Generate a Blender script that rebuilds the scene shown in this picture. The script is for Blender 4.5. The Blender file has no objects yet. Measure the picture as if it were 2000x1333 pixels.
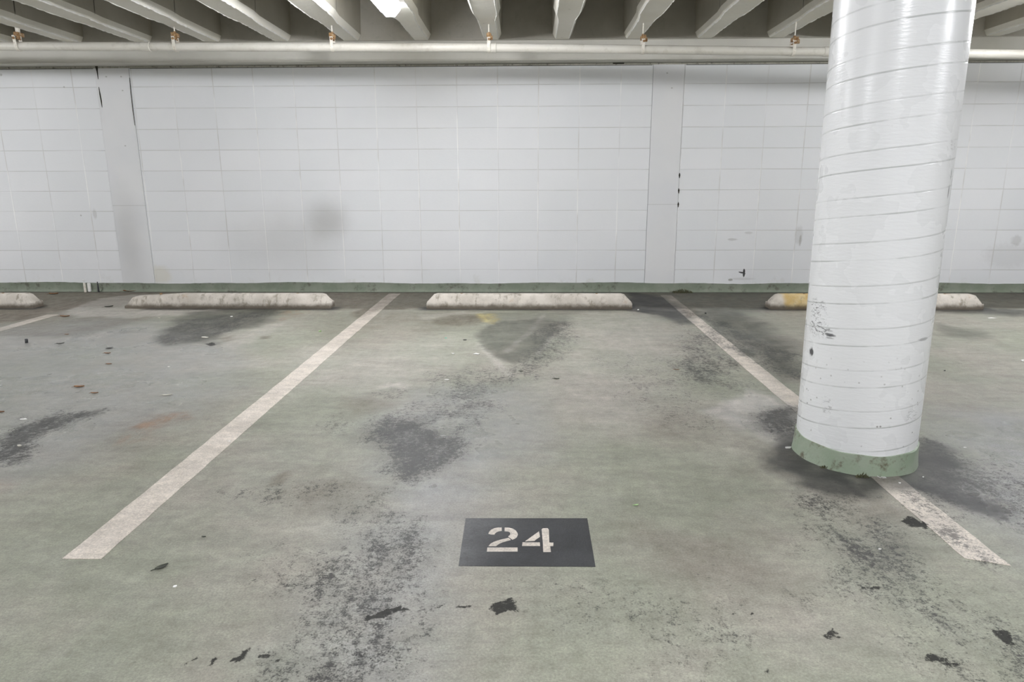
import bpy, bmesh, math, random
import numpy as np
from mathutils import Vector, Matrix

SC = bpy.context.scene
COL = SC.collection
random.seed(7)
# ------------------------------------------------------------------ camera
F, PI_, YA, RO, DIST, HGT = 1331.0, 0.231109, 0.023187, -0.0029003, 7.14297, 1.14505
cp, sp, cy_, sy_ = math.cos(PI_), math.sin(PI_), math.cos(YA), math.sin(YA)
FW = Vector((-sy_*cp, cy_*cp, -sp)); R0 = Vector((cy_, sy_, 0)); U0 = R0.cross(FW)
RT = R0*math.cos(RO) + U0*math.sin(RO); UP = -R0*math.sin(RO) + U0*math.cos(RO)
ORG = Vector((0, -DIST, HGT))
cam = bpy.data.cameras.new('camera'); cam.sensor_width = 36; cam.lens = F*36/2000
cam.clip_start = .05; cam.clip_end = 200
co = bpy.data.objects.new('camera', cam); COL.objects.link(co)
M = Matrix.Identity(4)
for i in range(3):
    M[i][0] = RT[i]; M[i][1] = UP[i]; M[i][2] = -FW[i]; M[i][3] = ORG[i]
co.matrix_world = M
SC.camera = co
# ------------------------------------------------------------------ world, exposure
W = bpy.data.worlds.new('overcast_daylight'); SC.world = W; W.use_nodes = True
W.node_tree.nodes['Background'].inputs[0].default_value = (1, .99, .96, 1)
W.node_tree.nodes['Background'].inputs[1].default_value = 0.22
SC.view_settings.view_transform = 'Standard'; SC.view_settings.look = 'None'
SC.view_settings.gamma = 1; SC.view_settings.exposure = 1.04
SC.view_settings.use_curve_mapping = False
LAMP = 70.0     # radiance of the fluorescent lenses

def at(x, y, Z=0.0):
    """point of the horizontal plane z = Z seen at photo pixel (x, y)"""
    d = FW + RT*((x-1000)/F) - UP*((y-666.5)/F)
    return ORG + d*((Z-ORG.z)/d.z)
def atY(x, y, Y=0.0):
    d = FW + RT*((x-1000)/F) - UP*((y-666.5)/F)
    return ORG + d*((Y-ORG.y)/d.y)

# ------------------------------------------------------------------ node helpers
class N:
    def __init__(s, name):
        s.m = bpy.data.materials.new(name); s.m.use_nodes = True
        s.t = s.m.node_tree; s.b = s.t.nodes['Principled BSDF']; s._pos = None
    def n(s, ty, **kw):
        x = s.t.nodes.new(ty)
        for k, v in kw.items(): setattr(x, k, v)
        return x
    def put(s, sock, v):
        if isinstance(v, bpy.types.NodeSocket): s.t.links.new(v, sock)
        elif isinstance(v, (tuple, list)):
            sock.default_value = tuple(v) + ((1,) if len(v) == 3 and len(sock.default_value) == 4 else ())
        else: sock.default_value = v
    def pos(s):
        if s._pos is None: s._pos = s.n('ShaderNodeNewGeometry').outputs['Position']
        return s._pos
    def obj(s):
        return s.n('ShaderNodeTexCoord').outputs['Object']
    def sep(s, v):
        x = s.n('ShaderNodeSeparateXYZ'); s.put(x.inputs[0], v); return x.outputs
    def comb(s, a, b, c):
        x = s.n('ShaderNodeCombineXYZ')
        for i, v in enumerate((a, b, c)): s.put(x.inputs[i], v)
        return x.outputs[0]
    def ma(s, op, a, b=None, c=None, clamp=False):
        x = s.n('ShaderNodeMath', operation=op); x.use_clamp = clamp
        s.put(x.inputs[0], a)
        if b is not None: s.put(x.inputs[1], b)
        if c is not None: s.put(x.inputs[2], c)
        return x.outputs[0]
    def noise(s, scale, detail=4, rough=.55, vec=None, dist=0, off=None):
        v = vec if vec is not None else s.pos()
        if off is not None:
            a = s.n('ShaderNodeVectorMath', operation='ADD'); s.put(a.inputs[0], v); s.put(a.inputs[1], off); v = a.outputs[0]
        x = s.n('ShaderNodeTexNoise'); s.put(x.inputs['Vector'], v); x.inputs['Scale'].default_value = scale
        x.inputs['Detail'].default_value = detail; x.inputs['Roughness'].default_value = rough
        x.inputs['Distortion'].default_value = dist
        return x.outputs['Fac']
    def scl(s, v, k):
        a = s.n('ShaderNodeVectorMath', operation='MULTIPLY'); s.put(a.inputs[0], v); s.put(a.inputs[1], k); return a.outputs[0]
    def rng(s, v, a, b, c=0., d=1., smooth=True):
        x = s.n('ShaderNodeMapRange'); x.interpolation_type = 'SMOOTHSTEP' if smooth else 'LINEAR'
        for i, q in enumerate((v, a, b, c, d)): s.put(x.inputs[i], q)
        return x.outputs[0]
    def mix(s, f, a, b, mode='MIX'):
        x = s.n('ShaderNodeMix', data_type='RGBA', blend_type=mode); x.clamp_factor = True
        s.put(x.inputs[0], f); s.put(x.inputs[6], a); s.put(x.inputs[7], b); return x.outputs[2]
    def attr(s, name):
        return s.n('ShaderNodeAttribute', attribute_name=name)
    def bump(s, h, strength=.3, dist=.01, prev=None):
        x = s.n('ShaderNodeBump'); x.inputs['Strength'].default_value = strength; x.inputs['Distance'].default_value = dist
        s.put(x.inputs['Height'], h)
        if prev is not None: s.put(x.inputs['Normal'], prev)
        return x.outputs[0]
    def out(s, col, rough=.6, normal=None, spec=.5, metal=0.):
        s.put(s.b.inputs['Base Color'], col); s.put(s.b.inputs['Roughness'], rough)
        s.put(s.b.inputs['Specular IOR Level'], spec); s.put(s.b.inputs['Metallic'], metal)
        if normal is not None: s.put(s.b.inputs['Normal'], normal)
        return s.m
    def spot(s, u, v, cu, cv, ru, rv, ang=0., noise=.5, nscale=30., soft=.35):
        """irregular elliptical mark around (cu, cv): 1 inside, 0 outside"""
        du = s.ma('SUBTRACT', u, cu); dv = s.ma('SUBTRACT', v, cv)
        ca, sa = math.cos(ang), math.sin(ang)
        a = s.ma('DIVIDE', s.ma('ADD', s.ma('MULTIPLY', du, ca), s.ma('MULTIPLY', dv, sa)), ru)
        b = s.ma('DIVIDE', s.ma('SUBTRACT', s.ma('MULTIPLY', dv, ca), s.ma('MULTIPLY', du, sa)), rv)
        r = s.ma('SQRT', s.ma('ADD', s.ma('MULTIPLY', a, a), s.ma('MULTIPLY', b, b)))
        n = s.ma('MULTIPLY', s.ma('SUBTRACT', s.noise(nscale, 5, .65), .5), noise*2)
        return s.rng(s.ma('ADD', r, n), 1+soft, 1-soft)

# ------------------------------------------------------------------ mesh helpers
def tag(o, label=None, cat=None, group=None, kind=None):
    if label: o['label'] = label
    if cat: o['category'] = cat
    if group: o['group'] = group
    if kind: o['kind'] = kind
    return o
def empty(name, loc, label, cat, group=None, rz=0):
    o = bpy.data.objects.new(name, None); COL.objects.link(o); o.location = loc; o.rotation_euler[2] = rz
    o.empty_display_size = .1
    return tag(o, label, cat, group)
def obj(name, bm, mat, parent=None, smooth=False, loc=None):
    me = bpy.data.meshes.new(name)
    bmesh.ops.recalc_face_normals(bm, faces=bm.faces)
    bm.to_mesh(me); bm.free()
    for m in (mat if isinstance(mat, (list, tuple)) else [mat]): me.materials.append(m)
    if smooth:
        me.polygons.foreach_set('use_smooth', [True]*len(me.polygons))
        me.set_sharp_from_angle(angle=math.radians(38)) if hasattr(me, 'set_sharp_from_angle') else None
    o = bpy.data.objects.new(name, me); COL.objects.link(o)
    if parent: o.parent = parent
    if loc is not None: o.location = loc
    return o
def box(bm, x0, x1, y0, y1, z0, z1):
    v = [bm.verts.new(p) for p in ((x0,y0,z0),(x1,y0,z0),(x1,y1,z0),(x0,y1,z0),(x0,y0,z1),(x1,y0,z1),(x1,y1,z1),(x0,y1,z1))]
    for f in ((0,3,2,1),(4,5,6,7),(0,1,5,4),(1,2,6,5),(2,3,7,6),(3,0,4,7)): bm.faces.new([v[i] for i in f])
    return v
def loft(bm, rings, closed=True, caps=True):
    """rings: lists of 3-D points of equal length"""
    R = [[bm.verts.new(p) for p in r] for r in rings]
    n = len(R[0])
    for a, b in zip(R, R[1:]):
        for i in range(n if closed else n-1):
            j = (i+1) % n
            bm.faces.new((a[i], a[j], b[j], b[i]))
    if caps:
        bm.faces.new(R[0][::-1]); bm.faces.new(R[-1])
    return R
def tube(bm, pts, r, n=10):
    rings = []
    for k, p in enumerate(pts):
        p = Vector(p); d = (Vector(pts[min(k+1, len(pts)-1)]) - Vector(pts[max(k-1, 0)])).normalized()
        a = d.cross(Vector((0,0,1))) if abs(d.z) < .9 else d.cross(Vector((1,0,0)))
        a.normalize(); b = d.cross(a)
        rr = r[k] if isinstance(r, (list, tuple)) else r
        rings.append([p + a*rr*math.cos(2*math.pi*i/n) + b*rr*math.sin(2*math.pi*i/n) for i in range(n)])
    loft(bm, rings)
def slab(bm, pts, z0, z1):
    """extruded polygon"""
    a = [bm.verts.new((p[0], p[1], z0)) for p in pts]; b = [bm.verts.new((p[0], p[1], z1)) for p in pts]
    bm.faces.new(a[::-1]); bm.faces.new(b)
    for i in range(len(pts)):
        j = (i+1) % len(pts); bm.faces.new((a[i], a[j], b[j], b[i]))

# ------------------------------------------------------------------ numpy noise for the floor's stain map
def vnoise(x, y, seed):
    rs = np.random.RandomState(seed); T = rs.rand(256, 256)
    xi = np.floor(x).astype(int); yi = np.floor(y).astype(int); fx = x-xi; fy = y-yi
    fx = fx*fx*(3-2*fx); fy = fy*fy*(3-2*fy)
    g = lambda a, b: T[a % 256, b % 256]
    return (g(xi, yi)*(1-fx)+g(xi+1, yi)*fx)*(1-fy) + (g(xi, yi+1)*(1-fx)+g(xi+1, yi+1)*fx)*fy
def fbm(x, y, seed, oct=4):
    s = 0; a = .5; t = 0
    for o in range(oct):
        s = s + a*vnoise(x*2**o+17.3*o, y*2**o+9.1*o, seed+o); t += a; a *= .55
    return s/t
def polymask(X, Y, pts, soft, warp, seed):
    """soft mask of a polygon given in floor metres, its edge warped by noise"""
    P = np.array(pts); m = soft+warp+.05
    out = np.zeros_like(X)
    sel = (X > P[:,0].min()-m) & (X < P[:,0].max()+m) & (Y > P[:,1].min()-m) & (Y < P[:,1].max()+m)
    if not sel.any(): return out
    x = X[sel]; y = Y[sel]
    f = 1/max(warp*2.2, .04)
    wx = fbm(x*f, y*f, seed); wy = fbm(x*f+50, y*f+80, seed+9)
    x = x + warp*(wx-wx.mean())*2.4; y = y + warp*(wy-wy.mean())*2.4
    d = np.full(x.shape, 1e9); inside = np.zeros(x.shape, bool)
    for i in range(len(P)):
        a = P[i]; b = P[(i+1) % len(P)]; e = b-a; L = (e**2).sum()+1e-12
        t = np.clip(((x-a[0])*e[0]+(y-a[1])*e[1])/L, 0, 1)
        d = np.minimum(d, np.hypot(x-a[0]-t*e[0], y-a[1]-t*e[1]))
        c = ((a[1] > y) != (b[1] > y)) & (x < (b[0]-a[0])*(y-a[1])/(b[1]-a[1]+1e-12)+a[0])
        inside ^= c
    sd = np.where(inside, d, -d)
    v = np.clip(sd/soft*.5+.5, 0, 1); out[sel] = v*v*(3-2*v)
    return out
# stains: (channel, strength, softness m, edge warp m, outline as photo pixels on the floor)
# channels: K dark grain, S smooth dark green-grey, C charcoal, B brown dirt, P pale scuff, G cool grey worn, R rust, T tar
ST = [
 ('K', .85, .10, .12, [(0,870),(20,850),(60,815),(110,795),(148,820),(125,850),(60,885),(10,912),(-40,905),(-60,880)]),
 ('K', .50, .06, .08, [(150,810),(215,795),(225,803),(160,822)]),
 ('S', .8, .10, .10, [(305,662),(330,632),(370,612),(430,606),(520,604),(560,610),(490,640),(430,652),(400,668),(330,674)]),
 ('K', .6, .10, .12, [(310,662),(330,640),(380,622),(520,606),(540,612),(470,640),(400,664),(330,672)]),
 ('K', .78, .09, .10, [(712,860),(732,822),(765,815),(800,818),(850,822),(885,845),(900,862),(880,895),(850,925),(800,938),(762,918),(735,890)]),
 ('K', .55, .12, .12, [(770,900),(800,880),(870,880),(850,925),(800,938),(775,925)]),
 ('C', .35, .12, .10, [(716,860),(740,825),(800,825),(870,850),(880,890),(850,925),(790,936),(750,905)]),
 ('K', .48, .16, .14, [(740,825),(800,780),(880,762),(960,765),(1000,790),(960,830),(920,870),(860,830)]),
 ('G', .6, .2, .2, [(720,830),(800,770),(900,755),(1000,760),(1040,800),(1020,880),(930,960),(880,990),(850,930),(760,930)]),
 ('S', .62, .04, .03, [(930,655),(948,638),(985,628),(1060,622),(1100,630),(1085,655),(1050,690),(1005,712),(975,702),(945,682)]),
 ('S', .35, .10, .10, [(960,612),(1080,606),(1130,612),(1120,630),(1040,635),(960,632)]),
 ('K', .55, .09, .09, [(1050,640),(1110,618),(1130,645),(1112,690),(1060,712),(1010,725),(1020,700)]),
 ('K', .42, .15, .12, [(830,730),(930,715),(1060,720),(1090,740),(1010,760),(900,765),(830,760)]),
 ('P', 1, .022, .01, [(985,686),(1030,648),(1062,612),(1068,612),(1036,652),(992,690)]),
 ('P', .9, .022, .01, [(1045,690),(1080,655),(1084,657),(1052,692)]),
 ('P', .8, .022, .01, [(935,668),(975,705),(1000,735),(990,735),(965,710),(932,676)]),
 ('C', .85, .08, .07, [(1228,572),(1285,576),(1330,604),(1352,630),(1322,634),(1290,618),(1255,612),(1230,606)]),
 ('S', .80, .16, .12, [(1318,574),(1420,572),(1510,576),(1505,602),(1440,612),(1492,640),(1572,690),(1576,745),(1540,745),(1480,695),(1400,640),(1340,600)]),
 ('K', .55, .12, .12, [(1330,600),(1450,640),(1570,700),(1576,745),(1500,735),(1430,690),(1360,640)]),
 ('K', .55, .14, .12, [(1335,635),(1385,665),(1440,710),(1480,750),(1430,765),(1350,745),(1318,690)]),
 ('K', .3, .2, .2, [(1180,700),(1320,690),(1400,760),(1380,850),(1250,850),(1180,780)]),
 ('S', .55, .10, .06, [(1835,632),(1900,642),(1935,656),(1900,664),(1840,655)]),
 ('C', .55, .08, .05, [(1840,600),(1920,602),(2010,606),(2010,618),(1900,614),(1835,612)]),
 ('P', .75, .05, .06, [(1372,805),(1412,785),(1465,762),(1520,778),(1562,798),(1562,850),(1545,876),(1500,862),(1430,832)]),
 ('G', .6, .06, .06, [(1372,805),(1412,785),(1465,762),(1520,778),(1562,798),(1562,850),(1545,876),(1500,862),(1430,832)]),
 ('K', .80, .08, .08, [(1468,812),(1500,792),(1562,792),(1570,850),(1525,858),(1485,842)]),
 ('C', .45, .08, .06, [(1475,815),(1510,795),(1562,796),(1566,850),(1525,856),(1490,840)]),
 ('C', .92, .07, .07, [(1500,885),(1562,868),(1600,915),(1690,940),(1780,925),(1802,890),(1800,860),(1845,880),(1880,915),(1868,955),(1935,985),(1930,1005),(1840,985),(1790,960),(1740,955),(1680,975),(1620,972),(1560,940),(1515,908)]),
 ('K', .7, .12, .1, [(1800,850),(1850,870),(1900,920),(1960,990),(1990,1030),(1900,1010),(1820,975)]),
 ('K', .55, .1, .08, [(1555,945),(1640,965),(1720,965),(1650,1000),(1570,975)]),
 ('G', .75, .25, .2, [(1840,810),(2100,800),(2150,1150),(2000,1090),(1900,1030),(1850,950)]),
 ('K', .45, .2, .2, [(1860,930),(1960,880),(2100,900),(2100,1080),(1980,1060),(1900,1000)]),
 ('K', .62, .10, .12, [(1545,985),(1620,985),(1670,1000),(1700,1030),(1640,1030),(1570,1005)]),
 ('K', .55, .16, .15, [(1600,1030),(1720,1000),(1790,1040),(1850,1110),(1820,1150),(1740,1160),(1640,1130),(1560,1080),(1540,1020)]),
 ('S', .45, .12, .1, [(1660,1030),(1760,1020),(1830,1090),(1780,1130),(1700,1100)]),
 ('B', .30, .12, .1, [(1640,975),(1750,970),(1790,1020),(1700,1030)]),
 ('K', .42, .18, .2, [(1560,1170),(1700,1145),(1950,1150),(2080,1220),(2120,1400),(1850,1400),(1750,1250),(1650,1220)]),
 ('K', .32, .22, .2, [(900,1120),(1300,1100),(1500,1180),(1500,1400),(1250,1400),(1100,1250)]),
 ('K', .55, .16, .18, [(440,1140),(510,1095),(600,1080),(700,1010),(800,1000),(850,1090),(800,1180),(790,1300),(700,1420),(520,1420),(520,1290),(580,1200)]),
 ('G', .65, .25, .2, [(640,1100),(700,990),(780,930),(900,930),(900,1100),(900,1200),(880,1420),(680,1420),(620,1280)]),
 ('K', .38, .12, .12, [(380,960),(520,945),(650,930),(780,960),(760,1000),(640,990),(560,985),(450,985)]),
 ('B', .35, .12, .1, [(540,965),(650,935),(760,960),(720,985),(600,985)]),
 ('K', .35, .1, .1, [(600,820),(680,800),(720,830),(700,870),(640,860)]),
 ('P', .6, .03, .04, [(735,760),(760,750),(795,749),(803,758),(780,768),(770,757)]),
 ('K', .5, .05, .05, [(725,765),(770,758),(800,765),(780,780),(735,776)]),
 ('B', .35, .1, .1, [(660,780),(720,765),(740,800),(690,815),(650,800)]),
 ('R', .65, .06, .06, [(272,832),(300,812),(352,808),(350,820),(310,833),(285,840)]),
 ('R', .45, .06, .06, [(235,862),(250,845),(300,838),(285,856),(250,866)]),
 ('B', .25, .2, .15, [(200,900),(240,830),(340,800),(400,800),(340,850),(240,920)]),
 ('R', .35, .08, .08, [(-40,930),(10,935),(40,950),(0,972),(-60,970)]),
 ('B', .5, .03, .03, [(522,948),(540,930),(562,921),(566,931),(546,948)]),
 ('B', .85, .18, .12, [(-300,566),(130,566),(262,566),(240,585),(130,600),(60,622),(-80,640),(-400,640)]),
 ('P', .75, .06, .05, [(125,612),(150,598),(190,584),(250,576),(420,576),(430,612),(300,618),(250,622),(200,618),(150,622)]),
 ('B', .35, .12, .1, [(-60,610),(60,606),(230,596),(300,620),(240,640),(100,660),(-100,660)]),
 ('G', .6, .3, .2, [(-100,650),(200,620),(420,650),(480,700),(380,800),(200,900),(0,960),(-300,960),(-400,700)]),
 ('P', .45, .03, .04, [(155,662),(205,648),(212,655),(165,666)]),
 ('P', .4, .04, .05, [(430,672),(500,640),(560,628),(520,655),(450,684)]),
 ('K', .3, .06, .06, [(130,650),(250,640),(260,655),(140,668)]),
 ('B', .5, .06, .06, [(825,632),(880,616),(940,613),(962,620),(950,630),(900,636)]),
 ('Y', .8, .03, .02, [(930,613),(966,613),(975,624),(964,634),(945,630)]),
 ('P', .35, .03, .03, [(820,616),(900,609),(950,612),(880,616),(830,626)]),
 ('B', .35, .25, .15, [(640,606),(840,606),(960,606),(930,640),(760,680),(660,690),(600,640)]),
 ('P', .35, .3, .15, [(1150,612),(1300,622),(1330,700),(1320,800),(1180,860),(1060,840),(1040,760),(1120,700)]),
 ('P', .25, .3, .15, [(520,700),(760,640),(900,660),(860,730),(700,760),(560,760)]),
 ('B', .35, .14, .12, [(1275,835),(1310,815),(1350,825),(1355,860),(1310,875)]),
 ('B', .30, .14, .12, [(1220,1000),(1400,1050),(1600,1130),(1560,1200),(1300,1150)]),
 ('B', .45, .05, .05, [(430,660),(450,655),(470,662),(450,668)]),
 ('B', .45, .03, .03, [(508,658),(530,656),(528,662),(510,663)]),
 ('R', .35, .1, .1, [(540,604),(600,606),(580,625),(530,630)]),
 ('K', .75, .06, .06, [(1838,1045),(1880,1060),(1900,1112),(1970,1114),(1905,1060),(1870,1040)]),
 ('K', .5, .06, .06, [(1735,955),(1790,955),(1850,1010),(1890,1050),(1850,1060),(1790,1005)]),
 ('B', .6, .05, .05, [(1325,600),(1350,602),(1368,616),(1345,620)]),
 ('S', .7, .05, .05, [(1425,678),(1455,682),(1480,698),(1440,696)]),
 ('B', .6, .05, .05, [(690,610),(745,588),(760,596),(700,622)]),
 ('S', .4, .04, .03, [(405,672),(430,668),(432,674),(410,678)]),
 ('T', 1, .008, .03, [(722,1206),(745,1196),(775,1183),(800,1190),(804,1203),(780,1197),(752,1212),(728,1216)]),
 ('T', .9, .008, .03, [(845,1189),(866,1181),(877,1186),(862,1195)]),
 ('T', .7, .008, .03, [(885,1186),(905,1176),(935,1181),(920,1189)]),
 ('T', .8, .012, .03, [(957,1180),(985,1165),(1000,1168),(1013,1180),(1010,1193),(985,1188),(975,1196)]),
 ('T', 1, .006, .012, [(350,1300),(375,1290),(395,1280),(396,1284),(372,1296),(354,1303)]),
 ('T', 1, .008, .035, [(396,1290),(428,1284),(440,1288),(468,1278),(482,1262),(494,1270),(478,1288),(462,1302),(446,1292),(415,1298)]),
 ('T', 1, .005, .004, [(497,1266),(500,1266),(502,1278),(530,1284),(552,1292),(566,1304),(560,1303),(545,1292),(524,1286),(499,1281)]),
 ('T', .85, .010, .01, [(1678,1147),(1700,1146),(1735,1141),(1734,1147),(1700,1151),(1682,1152)]),
 ('T', .8, .015, .03, [(1755,1020),(1775,1010),(1808,1022),(1798,1033),(1768,1028)]),
 ('T', .8, .010, .02, [(1597,1229),(1612,1237),(1624,1229),(1642,1246),(1624,1247),(1602,1238)]),
 ('T', .9, .012, .035, [(1938,1232),(1975,1238),(1995,1250),(1992,1272),(1965,1262),(1952,1245)]),
 ('T', .9, .010, .03, [(1815,1280),(1838,1284),(1872,1296),(1868,1304),(1840,1298),(1818,1296)]),
 ('T', .8, .006, .008, [(1485,1308),(1496,1309),(1505,1320),(1500,1324),(1491,1316)]),
 ('T', .8, .006, .01, [(1417,1194),(1424,1193),(1436,1199),(1430,1201)]),
 ('T', .8, .006, .01, [(1455,1199),(1472,1197),(1476,1202),(1462,1201)]),
 ('T', .8, .006, .01, [(1501,1207),(1513,1206),(1511,1210),(1503,1210)]),
 ('T', .8, .006, .01, [(1517,1213),(1532,1212),(1530,1216),(1520,1216)]),
 ('T', .7, .006, .01, [(1556,1219),(1564,1220),(1562,1224),(1557,1223)]),
 ('T', .8, .006, .008, [(1770,1291),(1786,1292),(1784,1302),(1776,1300)]),
 ('T', .8, .006, .01, [(728,1246),(738,1248),(736,1258),(731,1256)]),
 ('T', .6, .006, .01, [(1432,1176),(1444,1174),(1441,1178),(1440,1186),(1434,1182)]),
 ('T', .6, .01, .02, [(400,672),(418,668),(424,674),(408,678)]),
 ('T', .7, .006, .008, [(205,680),(222,678),(220,682),(208,683)]),
]
CH = 'KSCBPGRTY'
def stains(X, Y):
    out = {c: np.zeros_like(X) for c in CH}
    for i, (c, a, soft, warp, px) in enumerate(ST):
        pts = [tuple(at(x, max(y, 566)).xy) for x, y in px]
        out[c] = 1-(1-out[c])*(1-a*polymask(X, Y, pts, soft, warp, int(px[0][0]*7+px[0][1]*13) % 5000))
    # dirt gathered along the wall and around the wheel stops
    w = fbm(X*1.3, Y*3, 900); w2 = fbm(X*4, Y*6, 930)
    edge = np.clip((Y+1.02+.25*(w-.5)+.06*(w2-.5))/.16, 0, 1)
    out['B'] = 1-(1-out['B'])*(1-edge*(.9+.3*(w2-.5)*2))
    out['S'] = 1-(1-out['S'])*(1-edge*.62*np.clip((X+1.9)/1.5, 0.15, 1))
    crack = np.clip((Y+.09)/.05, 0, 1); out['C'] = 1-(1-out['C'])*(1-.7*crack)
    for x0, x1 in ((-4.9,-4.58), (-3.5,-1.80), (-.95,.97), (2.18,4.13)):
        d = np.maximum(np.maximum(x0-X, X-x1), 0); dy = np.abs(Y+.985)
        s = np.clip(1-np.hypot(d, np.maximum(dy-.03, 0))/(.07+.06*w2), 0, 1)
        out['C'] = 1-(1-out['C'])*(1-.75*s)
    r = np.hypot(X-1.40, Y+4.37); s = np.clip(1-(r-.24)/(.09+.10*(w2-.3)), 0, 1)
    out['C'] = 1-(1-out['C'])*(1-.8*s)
    out['B'] = out['B']*(1-.8*out['P'])
    for c in 'SCBPRYT': out[c] = np.clip(out[c]*1.45, 0, 1)
    out['K'] = np.clip(out['K']*1.12, 0, 1)
    return out
def set_stains(me):
    n = len(me.vertices); c = np.empty(n*3); me.vertices.foreach_get('co', c); c = c.reshape(-1, 3)
    o = stains(c[:,0], c[:,1])
    for nm, ks in (('stain_a', 'KSC'), ('stain_b', 'BPG'), ('stain_c', 'RTY')):
        a = me.color_attributes.new(nm, 'FLOAT_COLOR', 'POINT')
        d = np.ones((n, 4)); 
        for i, k in enumerate(ks): d[:, i] = o[k]
        a.data.foreach_set('color', d.ravel())

# ------------------------------------------------------------------ materials
def floor_like(name, base_fn, paint=False):
    m = N(name); P = m.pos()
    fine = m.noise(230, 3, .7); med = m.noise(45, 6, .72); big = m.noise(1.1, 4, .6); mid = m.noise(6, 5, .6)
    stretched = m.noise(14, 5, .65, vec=m.scl(P, (1, .45, 1)))
    base = base_fn(m, big, mid, fine)
    A = m.sep(m.attr('stain_a').outputs['Vector']); B = m.sep(m.attr('stain_b').outputs['Vector']); C = m.sep(m.attr('stain_c').outputs['Vector'])
    K, S, CH_ = A[0], A[1], A[2]; Br, Pa, Gr = B[0], B[1], B[2]; Ru, Ta, Ye = C[0], C[1], C[2]
    k = .8 if paint else 1.
    # worn cool grey and pale scuffs
    c = m.mix(m.ma('MULTIPLY', m.ma('MULTIPLY', Gr, k), m.rng(mid, .25, .75, .5, 1)), base, (.30, .308, .312))
    c = m.mix(m.ma('MULTIPLY', m.ma('MULTIPLY', Pa, .8*k), m.rng(stretched, .3, .7, .35, 1)), c, (.50, .47, .43))
    c = m.mix(m.ma('MULTIPLY', m.ma('MULTIPLY', Br, .85*k), m.rng(stretched, .25, .75, .6, 1)), c, (.095, .072, .050))
    c = m.mix(m.ma('MULTIPLY', Ru, m.rng(stretched, .35, .65)), c, (.27, .165, .10))
    c = m.mix(m.ma('MULTIPLY', Ye, m.rng(stretched, .35, .6, .3, .9)), c, (.42, .36, .16))
    c = m.mix(m.ma('MULTIPLY', m.ma('MULTIPLY', S, .9*k), m.rng(mid, .2, .75, .55, 1)), c, (.058, .060, .046))
    c = m.mix(m.ma('MULTIPLY', m.ma('MULTIPLY', CH_, .95*k), m.rng(mid, .2, .7, .7, 1)), c, (.026, .026, .026))
    # grainy dark grime: coverage follows the stain strength
    g = m.ma('ADD', m.ma('MULTIPLY', K, 1.0), m.ma('MULTIPLY', m.ma('SUBTRACT', med, .5), 2.6))
    g = m.ma('ADD', g, m.ma('MULTIPLY', m.ma('SUBTRACT', stretched, .5), 1.6))
    g = m.ma('ADD', g, m.ma('MULTIPLY', m.ma('SUBTRACT', m.noise(170, 5, .75, off=(6, 6, 0)), .5), 2.4))
    g = m.ma('MULTIPLY', m.rng(g, .42, .92, smooth=False), m.rng(K, .02, .30))
    c = m.mix(m.ma('MULTIPLY', g, .93*k), c, (.026, .026, .025))
    # tar-like spots with broken edges
    t = m.ma('ADD', m.ma('MULTIPLY', Ta, 1.0), m.ma('MULTIPLY', m.ma('SUBTRACT', m.noise(55, 6, .8), .5), 2.5))
    t = m.ma('MULTIPLY', m.rng(t, .5, .8), m.rng(Ta, .04, .3))
    c = m.mix(m.ma('MULTIPLY', t, .95), c, (.014, .014, .012))
    # scattered tiny grit everywhere
    v = m.n('ShaderNodeTexVoronoi'); m.put(v.inputs['Vector'], P); v.inputs['Scale'].default_value = 26
    gr = m.ma('MULTIPLY', m.rng(v.outputs['Distance'], .13, .05), m.rng(m.noise(3.5, 3), .5, .68))
    c = m.mix(m.ma('MULTIPLY', gr, .6), c, (.08, .08, .07))
    g1 = m.noise(150, 8, .85, off=(2, 4, 0)); g2 = m.noise(22, 8, .75, off=(9, 1, 0)); g3 = m.noise(6, 9, .72, vec=m.scl(P, (.55, 1.7, 1)), off=(4, 4, 0))
    gm = m.ma('MULTIPLY', m.rng(g1, .30, .70, .55, 1.42, False), m.ma('MULTIPLY', m.rng(g2, .3, .7, .80, 1.18, False), m.rng(g3, .3, .7, .80, 1.18, False)))
    gv = m.n('ShaderNodeVectorMath', operation='SCALE'); m.put(gv.inputs[0], c); m.put(gv.inputs['Scale'], gm); c = gv.outputs[0]
    h = m.ma('ADD', m.ma('MULTIPLY', g1, 1.2), m.ma('MULTIPLY', med, 1.0))
    nrm = m.bump(h, .6, .0017)
    nrm = m.bump(m.noise(5, 3), .35, .02, nrm)
    rough = m.rng(m.noise(2.2, 4), .3, .7, .40, .56)
    rough = m.ma('ADD', rough, m.ma('ADD', m.ma('MULTIPLY', Br, .25), m.ma('MULTIPLY', t, .3))); rough = m.ma('SUBTRACT', rough, m.ma('MULTIPLY', Gr, .30))
    return m.out(c, rough, nrm, spec=.45)
def floor_base(m, big, mid, fine):
    a = m.mix(m.rng(big, .38, .62), (.264, .272, .212), (.318, .300, .256))
    a = m.mix(m.rng(mid, .35, .7, 0, .4), a, (.325, .333, .275))
    # faint streaks
    s = m.noise(9, 5, .7, vec=m.scl(m.pos(), (1, .25, 1)))
    a = m.mix(m.rng(s, .5, .75, 0, .3), a, (.40, .385, .335))
    a = m.mix(m.rng(s, .5, .3, 0, .25), a, (.175, .18, .135))
    return m.mix(m.rng(fine, .35, .25, 0, .35), a, (.13,.135,.10))
def stripe_base(m, big, mid, fine):
    a = m.mix(m.rng(mid, .35, .7), (.60, .545, .475), (.67, .61, .54))
    a = m.mix(m.rng(m.noise(90, 5, .7), .58, .7, 0, .6), a, (.33, .34, .29))
    return m.mix(m.rng(fine, .38, .28, 0, .4), a, (.3, .29, .25))
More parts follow.
